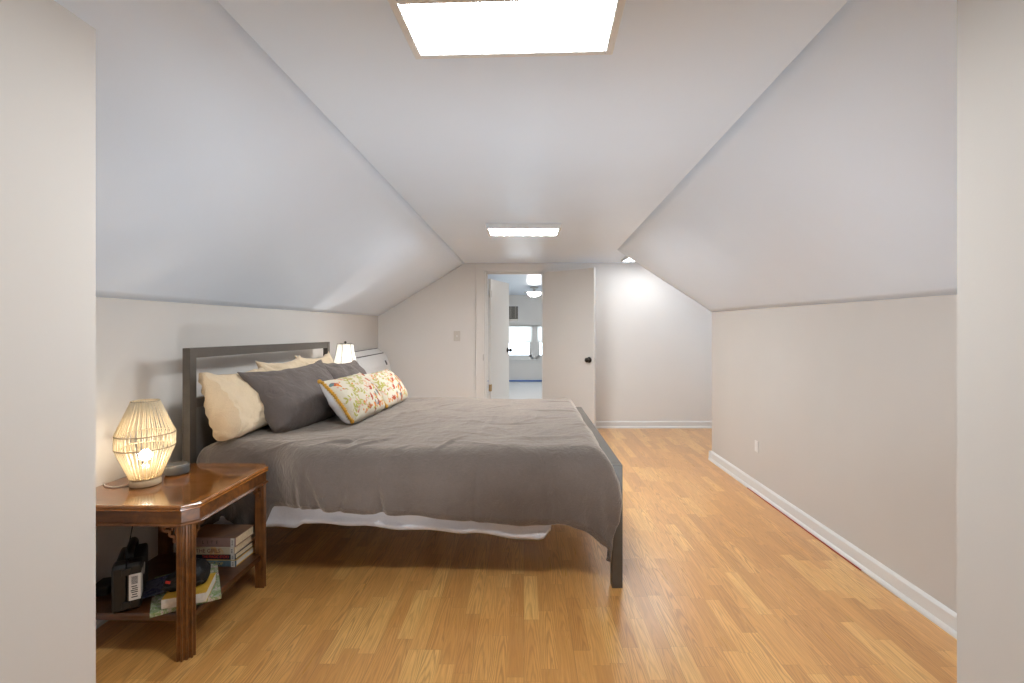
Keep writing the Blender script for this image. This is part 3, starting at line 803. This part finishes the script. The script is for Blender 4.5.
CRE += [(-.95, 2.50, .5, .10, .013, .014), (-.90, 2.52, 1.2, .08, .012, -.012), (-.80, 2.50, .9, .10, .013, .013), (-.38, 2.50, 1.1, .12, .014, .012), (-.05, 2.95, .2, .12, .014, -.013), (.22, 3.35, -.1, .15, .016, -.016), (.30, 3.8, .0, .12, .016, -.014), (.1, 2.6, .2, .2, .03, .01)]
def duvet_point(s, t):
    """s: 0 head .. 1 foot ; t: 0 near hem .. 1 far hem"""
    Rn = .105; yf = 4.115
    # arc-length layout across
    Xs = -1.675 + s * 2.08
    yn = 2.335 + .118 * sstep(-1.08, -1.32, Xs)
    zb = lerp_pts(ZB, Xs)
    hang = max(.02, (ZT - Rn) - zb)
    arc = Rn * PI / 2; flat = (yf - Rn) - (yn + Rn); Rf = Rn; hangf = .16
    T1, T2, T3, T4 = .24, .36, .90, .96
    if t < T1:
        k = t / T1; y = yn; z = zb + k * hang; n = Vector((0, -1, 0)); w_side = 1.
    elif t < T2:
        a = (t - T1) / (T2 - T1) * PI / 2
        y = yn + Rn * (1 - math.cos(a)); z = ZT - Rn + Rn * math.sin(a); n = Vector((0, -math.cos(a), math.sin(a))); w_side = math.cos(a) ** 2
    elif t < T3:
        k = (t - T2) / (T3 - T2); y = yn + Rn + k * flat; z = ZT; n = Vector((0, 0, 1)); w_side = 0.
    elif t < T4:
        a = (t - T3) / (T4 - T3) * PI / 2
        y = yf - Rf + Rf * math.sin(a); z = ZT - Rf + Rf * math.cos(a); n = Vector((0, math.sin(a), math.cos(a))); w_side = 0.
    else:
        k = (t - T4) / (1 - T4); y = yf; z = ZT - Rf - k * hangf; n = Vector((0, 1, 0)); w_side = 0.
    # along the bed with a roll-down at the foot
    s0 = .945
    xe = .335 if w_side < .001 else .335 + (lerp_pts(XE, z) - .03 - .335) * w_side
    if w_side >= .999: xe = lerp_pts(XE, z) - .03
    R = .085 * (1 - w_side) + .022 * w_side
    off = Vector((0, 0, 0))
    if s <= s0: X = -1.675 + (xe + 1.675) * s / s0
    else:
        a = (s - s0) / (1 - s0)
        if a < .7:
            ph = a / .7 * PI / 2; X = xe + R * math.sin(ph); off = -n * R * (1 - math.cos(ph))
            nx = Vector((math.sin(ph), 0, 0)) + n * math.cos(ph)
        else:
            X = xe + R; off = -n * (R + (a - .7) / .3 * (.07 * (1 - w_side) + .006 * w_side)); nx = Vector((1, 0, 0))
        n = nx
    p = Vector((X, y, z)) + off
    # puffiness and wrinkles
    q = Vector((X * 1.0, (y - z) * 1.0, 0))
    d = .013 * noise.noise(Vector((q.x * 2.1, q.y * 2.4, 1.3))) + .007 * noise.noise(Vector((q.x * 5.5, q.y * 5, 4.1)))
    rid = 1 - abs(noise.noise(Vector((q.x * 4.2 + .6 * noise.noise(q * 3), q.y * 3.1, 7.7))))
    d += .0035 * rid ** 6
    d += .0016 * noise.noise(Vector((q.x * 26, q.y * 22, 2.)))
    yy = y - max(0., ZT - .0 - z) if w_side > 0 else y
    for c_ in CRE: 
        if abs(X - c_[0]) < .5 and abs(yy - c_[1]) < .5: d += crease(X, yy, *c_)
    if w_side > 0:
        low = sstep(.62, .30, z) * w_side
        # hanging folds
        d += low * (.016 * math.sin(X * 13 + 2.0 * noise.noise(Vector((X * 2, 0, 5)))) * sstep(-.2, -1.2, X) + .013 * noise.noise(Vector((X * 7, z * 1.5, 9.))))
        d += w_side * .020 * math.exp(-((z - .52) / .12) ** 2)
        d += low * (-.040 * math.exp(-((X + .70 + (z - .4) * .1) / .020) ** 2) + .024 * math.exp(-((X + .63) / .06) ** 2) + .020 * math.exp(-((X + .78) / .05) ** 2))
        d += low * (-.030 * math.exp(-((X + 1.00 + (z - .4) * .3) / .018) ** 2) - .022 * math.exp(-((X + .90 - (z - .4) * .3) / .018) ** 2) - .020 * math.exp(-((X + 1.12) / .016) ** 2) + .015 * math.exp(-((X + .95) / .03) ** 2))
        d += w_side * sstep(.66, .5, z) * (-.016 * math.exp(-((X + .30 - z * .12) / .03) ** 2) - .014 * math.exp(-((X - .20 + z * .1) / .025) ** 2) - .012 * math.exp(-((X + 1.02 + z * .08) / .025) ** 2))
        d += w_side * .010 * math.sin((X - .2) * 60 + z * 12) * sstep(.18, .36, X) * sstep(.55, .3, z)
        if t < .03: d -= .012 * (1 - t / .03)
    edge_head = sstep(.0, .04, s)
    d = d * edge_head - .03 * (1 - edge_head) * (1 - w_side)
    # crown in the middle of the bed
    if w_side == 0 and n.z > .9: d += .012 * math.sin(PI * max(0, min(1, (y - 2.44) / 1.6)))
    return p + n * d
dv = MB(); dv.grid(lambda u, v: duvet_point(u, v), 250, 230)
duvet = dv.build('duvet', M['duvet'], smooth=True)
md = duvet.modifiers.new('thickness', 'SOLIDIFY'); md.thickness = .022; md.offset = -1
tag(duvet, 'brown grey linen duvet spread over the whole bed', 'duvet')

# white sheet hanging below the duvet
LO = [(-1.62, .25), (-1.30, .262), (-1.15, .290), (-1.10, .315), (-.90, .308), (-.61, .286), (-.26, .267), (-.07, .245), (.07, .226), (.13, .25)]
def sheet(u, v):
    X = -1.6 + u * 1.735
    zl = lerp_pts(LO, X); zt = .47
    zl += .004 * math.sin(X * 23) + .004 * noise.noise(Vector((X * 9, 0, 0)))
    endr = sstep(.0, .035, .135 - X)
    zc = zl + .025; zl = zc + (zl - zc) * endr
    z = zl + (zt - zl) * v
    # rolled hem
    hem = math.exp(-((z - zl - .018) / .016) ** 2)
    y = 2.398 + .075 * sstep(-1.08, -1.32, X) - .012 * hem * (1 + .6 * sstep(.03, .1, X)) - .006 * noise.noise(Vector((X * 8, z * 20, 3))) + .01 * (1 - endr)
    return Vector((X, y, z))
sh = MB(); sh.grid(sheet, 220, 26)
sheet_o = sh.build('bed_sheet', M['white_cl'], smooth=True)
md = sheet_o.modifiers.new('thickness', 'SOLIDIFY'); md.thickness = .012; md.offset = 1
tag(sheet_o, 'white sheet hem showing below the duvet on the near side', 'sheet')

# ------------------------------------------------------------------ pillows
def frame_axes(w, h):
    w = Vector(w).normalized(); h = Vector(h); h = (h - w * h.dot(w)).normalized(); n = w.cross(h)
    return w, h, n
def pillow_fn(W, H, T, seed, sag=.2, pinch=.10, wr=1., ear=.0, rnd=.10, open_end=0.):
    def F(u, v, side):
        # u,v in -1..1 ; open_end keeps the u=-1 end thick like a loose pillowcase end
        cu, cv = max(0, 1 - u * u), max(0, 1 - v * v)
        cor = abs(u * v) ** 5
        k_ = (1 + ear * cor) if v > 0 else (1 - rnd * cor)
        px = W / 2 * u * (1 - pinch * cv * abs(u) ** 2) * k_
        pz = H / 2 * v * (1 - pinch * cu * abs(v) ** 2 * (1.6 if v > 0 else .5)) * k_
        eu = cu if not open_end or u > 0 else open_end + (1 - open_end) * cu
        th = (eu ** .40) * (cv ** .40) * (1 - sag * v)
        d = T / 2 * th
        q = Vector((u * W * 4, v * H * 4, seed * 3.1 + side))
        k = min(1, (eu * cv) * 6)
        rad = math.atan2(v, u)
        edge = (1 - min(cu, cv)) ** 3
        d += wr * k * (.012 * noise.noise(q * 1.1) + .008 * noise.noise(q * 2.6) + .003 * noise.noise(q * 6) + .006 * edge * math.sin(rad * 22 + 4 * noise.noise(q)) * .4)
        # long soft creases running in from the corners
        for cx, cy, ang in ((-.7, .75, -.8), (.7, .75, .8 + PI / 2), (-.6, -.6, .9)):
            d -= wr * k * .010 * math.exp(-(((u - cx) * math.sin(ang) - (v - cy) * math.cos(ang)) / .05) ** 2) * math.exp(-(((u - cx) ** 2 + (v - cy) ** 2) / .12))
        px += wr * (.006 * noise.noise(Vector((v * 5, seed, 1.))) + .0025 * noise.noise(Vector((v * 9, seed, 2.)))) * abs(u) ** 3
        pz += wr * (.008 * noise.noise(Vector((u * 5, seed, 2.))) + .002 * noise.noise(Vector((u * 10, seed, 3.)))) * abs(v) ** 3
        return px, pz, d * side
    return F
def pillow(name, label, cen, w, h, W, H, T, mat, seed, group=None, two=None, n=46, **kw):
    w, h, nn = frame_axes(w, h); cen = Vector(cen)
    mtx = Matrix(((w.x, h.x, nn.x, cen.x), (w.y, h.y, nn.y, cen.y), (w.z, h.z, nn.z, cen.z), (0, 0, 0, 1)))
    F = pillow_fn(W, H, T, seed, **kw)
    def side_mesh(sides):
        m = MB()
        for s in sides:
            m.grid(lambda a, b_: Vector(F(math.sin((a - .5) * PI) , math.sin((b_ - .5) * PI), s)), n, n)
        bmesh.ops.remove_doubles(m.bm, verts=m.bm.verts[:], dist=.0004)
        if kw.get('open_end') and len(sides) == 2: bmesh.ops.holes_fill(m.bm, edges=[e for e in m.bm.edges if e.is_boundary], sides=0)
        return m
    if two is None:
        o = side_mesh((1, -1)).build(name, mat, smooth=True); o.matrix_world = mtx
        return tag(o, label, 'pillow', group), F
    root = thing(name, label, 'cushion', cen, 0, group); root.matrix_world = mtx
    side_mesh((1,)).build('front_panel', mat, root, smooth=True, recalc=True)
    side_mesh((-1,)).build('back_panel', two, root, smooth=True)
    return root, F
CG = 'cream pillows against the headboard'
pillow('pillow', 'cream pillow nearest the string lamp, leaning on the headboard', (-1.575, 2.74, .882), (0, 1, 0), (-.36, 0, .93), .58, .37, .19, M['cream'], 1, CG, wr=1.5, ear=.05, sag=.45, open_end=.5, rnd=.05)
pillow('pillow', 'cream pillow behind the middle of the large charcoal pillow', (-1.560, 3.24, .885), (0, 1, 0), (-.4, 0, .9), .56, .42, .16, M['cream'], 2, CG, wr=1.5, ear=.05)
pillow('pillow', 'cream pillow whose corner peeks up near the far headboard post', (-1.560, 3.76, .88), (0, 1, 0), (-.4, 0, .9), .56, .42, .16, M['cream'], 3, CG, wr=1.5, ear=.08)
GG = 'charcoal pillows in front of the cream ones'
pillow('pillow', 'large charcoal pillow propped in front of the near cream pillow', (-1.395, 3.020, .870), (.18, .98, .02), (-.56, .05, .83), .76, .43, .22, M['grey_case'], 4, GG, wr=.9, ear=.03, rnd=.16, sag=.35)
pillow('pillow', 'charcoal pillow at the far side below the white panelled lamp', (-1.36, 3.74, .852), (.05, .99, -.05), (-.5, 0, .85), .68, .40, .21, M['grey_case'], 5, GG, wr=.9, ear=.03, rnd=.14, sag=.3)

def floral(label, cen, w, h, W, H, T, seed, trim_near=True):
    root, F = pillow('floral_cushion', label, cen, w, h, W, H, T, M['floral'], seed, 'floral cushions on the duvet', M['white_cl'], n=40, wr=.5, sag=.1, pinch=.05, ear=.03)
    # printed motif: leaves and stems that lie on the front panel
    rr_ = random.Random(seed * 11)
    mb = MB()
    def at(x, z, lift=.0012):
        u = max(-.97, min(.97, x / (W / 2))); v = max(-.97, min(.97, z / (H / 2)))
        a, b_, d = F(u, v, 1); return Vector((a, b_, d + lift))
    def leafp(x, z, ang, L, wd, mi):
        L *= 1.4; wd *= 1.3
        pts = []
        for k in range(10):
            t_ = k / 9; wv_ = wd * math.sin(PI * t_) ** .8
            pts.append((t_ * L - L / 2, wv_))
        poly = pts + [(a, -b_) for a, b_ in pts[-2:0:-1]]
        c_, s_ = math.cos(ang), math.sin(ang)
        # strip of quads following the surface
        for k in range(9):
            a0, b0 = pts[k]; a1, b1 = pts[k + 1]
            quad = [(a0, -b0), (a1, -b1), (a1, b1), (a0, b0)]
            vs = [at(x + a * c_ - b_ * s_, z + a * s_ + b_ * c_) for a, b_ in quad]
            if (vs[0] - vs[3]).length < 1e-6 or (vs[1] - vs[2]).length < 1e-6:
                vs = [vs[0], vs[1], vs[2]] if (vs[0] - vs[3]).length < 1e-6 else [vs[0], vs[1], vs[3]]
            try: mb.face(vs, mi)
            except Exception: pass
    def stem(x0, z0, ang, L, curve):
        prev = None
        for k in range(9):
            t_ = k / 8; a = ang + curve * t_
            x = x0 + math.cos(a) * L * t_; z = z0 + math.sin(a) * L * t_
            if prev:
                dx, dz = x - prev[0], z - prev[1]; l = math.hypot(dx, dz) or 1; nx, nz = -dz / l * .0014, dx / l * .0014
                mb.face([at(prev[0] - nx, prev[1] - nz, .0008), at(x - nx, z - nz, .0008), at(x + nx, z + nz, .0008), at(prev[0] + nx, prev[1] + nz, .0008)], 2)
            if k and k % 2 == 0:
                for sg in (-1, 1):
                    al = a + sg * .8; leafp(x + math.cos(al) * .014, z + math.sin(al) * .014, al, .022, .0045, rr_.choice((2, 2, 2, 4)))
            prev = (x, z)
    cells = []
    nx_, nz_ = 7, 5
    for i in range(nx_):
        for j in range(nz_):
            x = (-.5 + (i + .5) / nx_) * W * .93 + rr_.uniform(-.014, .014); z = (-.5 + (j + .5) / nz_) * H * .92 + rr_.uniform(-.012, .012)
            k = (1, 3, 2, 1, 0, 3, 1, 4)[(i * 3 + j * 5 + seed) % 8]
            a = rr_.uniform(-1.2, 1.2) + PI / 2
            if k == 0:
                for q in range(4): leafp(x + .016 * math.cos(a + q * .7 - 1), z + .016 * math.sin(a + q * .7 - 1), a + q * .7 - 1, .030, .0055, 0)
            elif k == 1: stem(x - .04 * math.cos(a), z - .04 * math.sin(a), a, .10, rr_.uniform(-.8, .8))
            elif k == 2:
                leafp(x, z, a + .6, .046, .011, 0); leafp(x + .012, z - .014, a + .3, .032, .008, 1); leafp(x - .014, z + .006, a + 1.2, .034, .0085, 3)
            elif k == 3:
                for q in range(6): leafp(x + rr_.uniform(-.02, .02), z + rr_.uniform(-.02, .02), rr_.uniform(0, 6), .011, .0045, rr_.choice((1, 4, 1)))
            else:
                leafp(x, z, a, .036, .010, 1); leafp(x + .014, z + .012, a - .8, .028, .007, 3); leafp(x - .012, z - .016, a + .9, .026, .005, 2); leafp(x + .004, z - .03, a, .026, .006, 0)
            leafp(x + W * .06, z + rr_.uniform(-.02, .02), rr_.uniform(0, 3), .018, .005, rr_.choice((2, 4, 1, 0, 2)))
    mb.build('leaf_print', None, root, recalc=False, mats=[M['p_red'], M['p_orange'], M['p_olive'], M['p_teal'], M['p_pink']])
    # mustard fringe along the near side edge
    fr = MB(); pts = []
    for k in range(60):
        v = -.99 + 1.98 * k / 59
        a, b_, d = F(-.995, v, 1); pts.append(Vector((a - .003 + .003 * math.sin(k * 2.3), b_, d + .004 + .002 * math.sin(k * 1.7))))
    fr.tube(pts, lambda t_: .009 + .003 * math.sin(t_ * 120), 7)
    for k in (0, 59):
        tt = bmesh.new(); bmesh.ops.create_icosphere(tt, subdivisions=2, radius=.013)
        for v_ in tt.verts: v_.co += v_.co.normalized() * .003 * noise.noise(v_.co * 200)
        fr.add(tt, Matrix.Translation(pts[k]))
    fr.build('fringe_trim', M['mustard'], root, smooth=True)
    return root
floral('floral cushion with mustard fringe in front of the large charcoal pillow', (-1.088, 3.10, .842), (.08, .99, 0), (-.6, .05, .8), .55, .315, .19, 6)
floral('floral cushion behind the fringed one, nearest the white air conditioner', (-1.045, 3.63, .832), (.07, .99, 0), (-.6, 0, .78), .50, .30, .17, 9)

# ------------------------------------------------------------------ lamp behind the bed
L2 = thing('table_lamp', 'white panelled shade lamp glowing at the far side of the headboard', 'table lamp', (-1.60, 4.30, .6055))
MB().lathe([(.075, 0), (.078, .008), (.06, .02), (.025, .03), (.018, .06), (.04, .10), (.055, .16), (.045, .22), (.018, .26), (.014, .32)], 28).build('lamp_base', M['metal_l'], L2)
def hexring(r, z, n=6): return [Vector((r * math.cos(2 * PI * i / n + PI / 6), r * math.sin(2 * PI * i / n + PI / 6), z)) for i in range(n)]
s_ = MB(); prof = [(.112, .335), (.098, .38), (.085, .43), (.075, .48), (.068, .535)]
s_.loft([hexring(r, z) for r, z in prof], False, False); so = s_.build('lamp_shade', M['shade'], L2)
md = so.modifiers.new('thickness', 'SOLIDIFY'); md.thickness = .002
s_ = MB()
for i in range(6):
    a = 2 * PI * i / 6 + PI / 6; s_.tube([(r * 1.005 * math.cos(a), r * 1.005 * math.sin(a), z) for r, z in prof], .0022, 6)
for r, z in (prof[0], prof[-1]):
    hr = hexring(r, z)
    for i in range(6): s_.tube([hr[i], hr[(i + 1) % 6]], .0028, 6)
s_.build('shade_rib', M['grey_pl'], L2)
s_ = MB(); s_.tube([(-.068, 0, .53), (0, 0, .535), (.068, 0, .53)], .002, 6); s_.lathe([(.003, .533), (.008, .538), (.012, .546), (.010, .554), (.004, .560)], 14); s_.build('finial', M['knob'], L2)
t = bmesh.new(); bmesh.ops.create_uvsphere(t, u_segments=16, v_segments=10, radius=.028); s_ = MB(); s_.add(t, Matrix.Translation((0, 0, .42))); s_.build('bulb', M['bulb2'], L2, smooth=True)

# ------------------------------------------------------------------ console air conditioner on the left wall
cu_ = thing('console_air_conditioner', 'white sloped console air conditioner against the left wall beyond the bed', 'air conditioner', (XL + .028, 0, 0))
Y0, Y1 = 4.86, 5.93
prof = [(0, .05), (.17, .05), (.205, .09), (.212, .35), (.21, .62), (.20, .72), (.178, .84), (.135, .945), (.115, .965), (.03, 1.03), (0, 1.03)]
rings = [[Vector((a, y, z)) for a, z in prof] for y in (Y0, Y1)]
rings = [[Vector((a * .96, Y0, .05 + (z - .05) * .985)) for a, z in prof]] + [[Vector((a, y, z)) for a, z in prof] for y in (Y0 + .02, Y1 - .02)] + [[Vector((a * .96, Y1, .05 + (z - .05) * .985)) for a, z in prof]]
MB().loft(rings).build('housing', M['white_pl'], cu_)
m = MB(); m.box(.01, .19, Y0 + .04, Y1 - .04, 0, .052); m.build('plinth', M['grey_pl'], cu_)
# top louvre flap outlined by dark gaps
A = Vector((.034, 0, 1.030)); Bv = Vector((.113, 0, .968)); nn = Vector((.062, 0, .079)).normalized()
def strip(y0, y1, a0, a1, lift):
    p = A.lerp(Bv, a0) ; q = A.lerp(Bv, a1)
    return [p + Vector((0, y0, 0)) + nn * lift, q + Vector((0, y0, 0)) + nn * lift, q + Vector((0, y1, 0)) + nn * lift, p + Vector((0, y1, 0)) + nn * lift]
def slabm(y0, y1, a0, a1, l0, l1):
    return MB().hexa(strip(y0, y1, a0, a1, l0) + strip(y0, y1, a0, a1, l1))
slabm(Y0 + .05, Y1 - .05, .0, 1.0, -.004, .0015).build('vent_gap', M['dark_pl'], cu_)
slabm(Y0 + .07, Y1 - .075, .14, .90, -.002, .006).build('louvre_flap', M['white_pl'], cu_)
m = MB(); m.box(.165, .19, Y1 - .16, Y1 - .12, .86, .90, mat=None); 
m = MB(); m.hexa([(.178, Y1 - .17, .835), (.184, Y1 - .17, .835), (.184, Y1 - .13, .835), (.178, Y1 - .13, .835), (.158, Y1 - .17, .885), (.166, Y1 - .17, .885), (.166, Y1 - .13, .885), (.158, Y1 - .13, .885)])
m.build('display', M['grey_pl'], cu_)
m = MB(); m.box(.2085, .2125, Y0 + .05, Y1 - .05, .585, .59); m.build('panel_seam', M['grey_pl'], cu_)

tag(MB().tube([(XR - .030, 2.55 + i * .13, .003) for i in range(11)], .003, 6).build('cord', plain('red_cord', (.40, .03, .02), .6)), 'thin red cord lying along the foot of the right baseboard', 'cord')

# ------------------------------------------------------------------ world and camera
wd = bpy.data.worlds.new('overcast_sky'); SC.world = wd; wd.use_nodes = True
nt = wd.node_tree; bg = nt.nodes['Background']
bg.inputs[0].default_value = (.76, .87, 1, 1); bg.inputs[1].default_value = 6.0

cam = bpy.data.cameras.new('camera'); co = bpy.data.objects.new('camera', cam); COL.objects.link(co)
co.location = (0, 0, 1.3); co.rotation_euler = (PI / 2, 0, 0)
cam.sensor_width = 36; cam.lens = 480 / 1024 * 36
cam.shift_x = -12 / 1024; cam.shift_y = -15.5 / 1024
cam.clip_start = .05
SC.camera = co
SC.view_settings.view_transform = 'Standard'
try: SC.view_settings.look = 'None'
except Exception: pass
SC.view_settings.gamma = 1; SC.view_settings.use_curve_mapping = False
SC.view_settings.exposure = 0.06
SC.cycles.max_bounces = 10; SC.cycles.diffuse_bounces = 6; SC.cycles.transparent_max_bounces = 12
SC.cycles.sample_clamp_indirect = 6
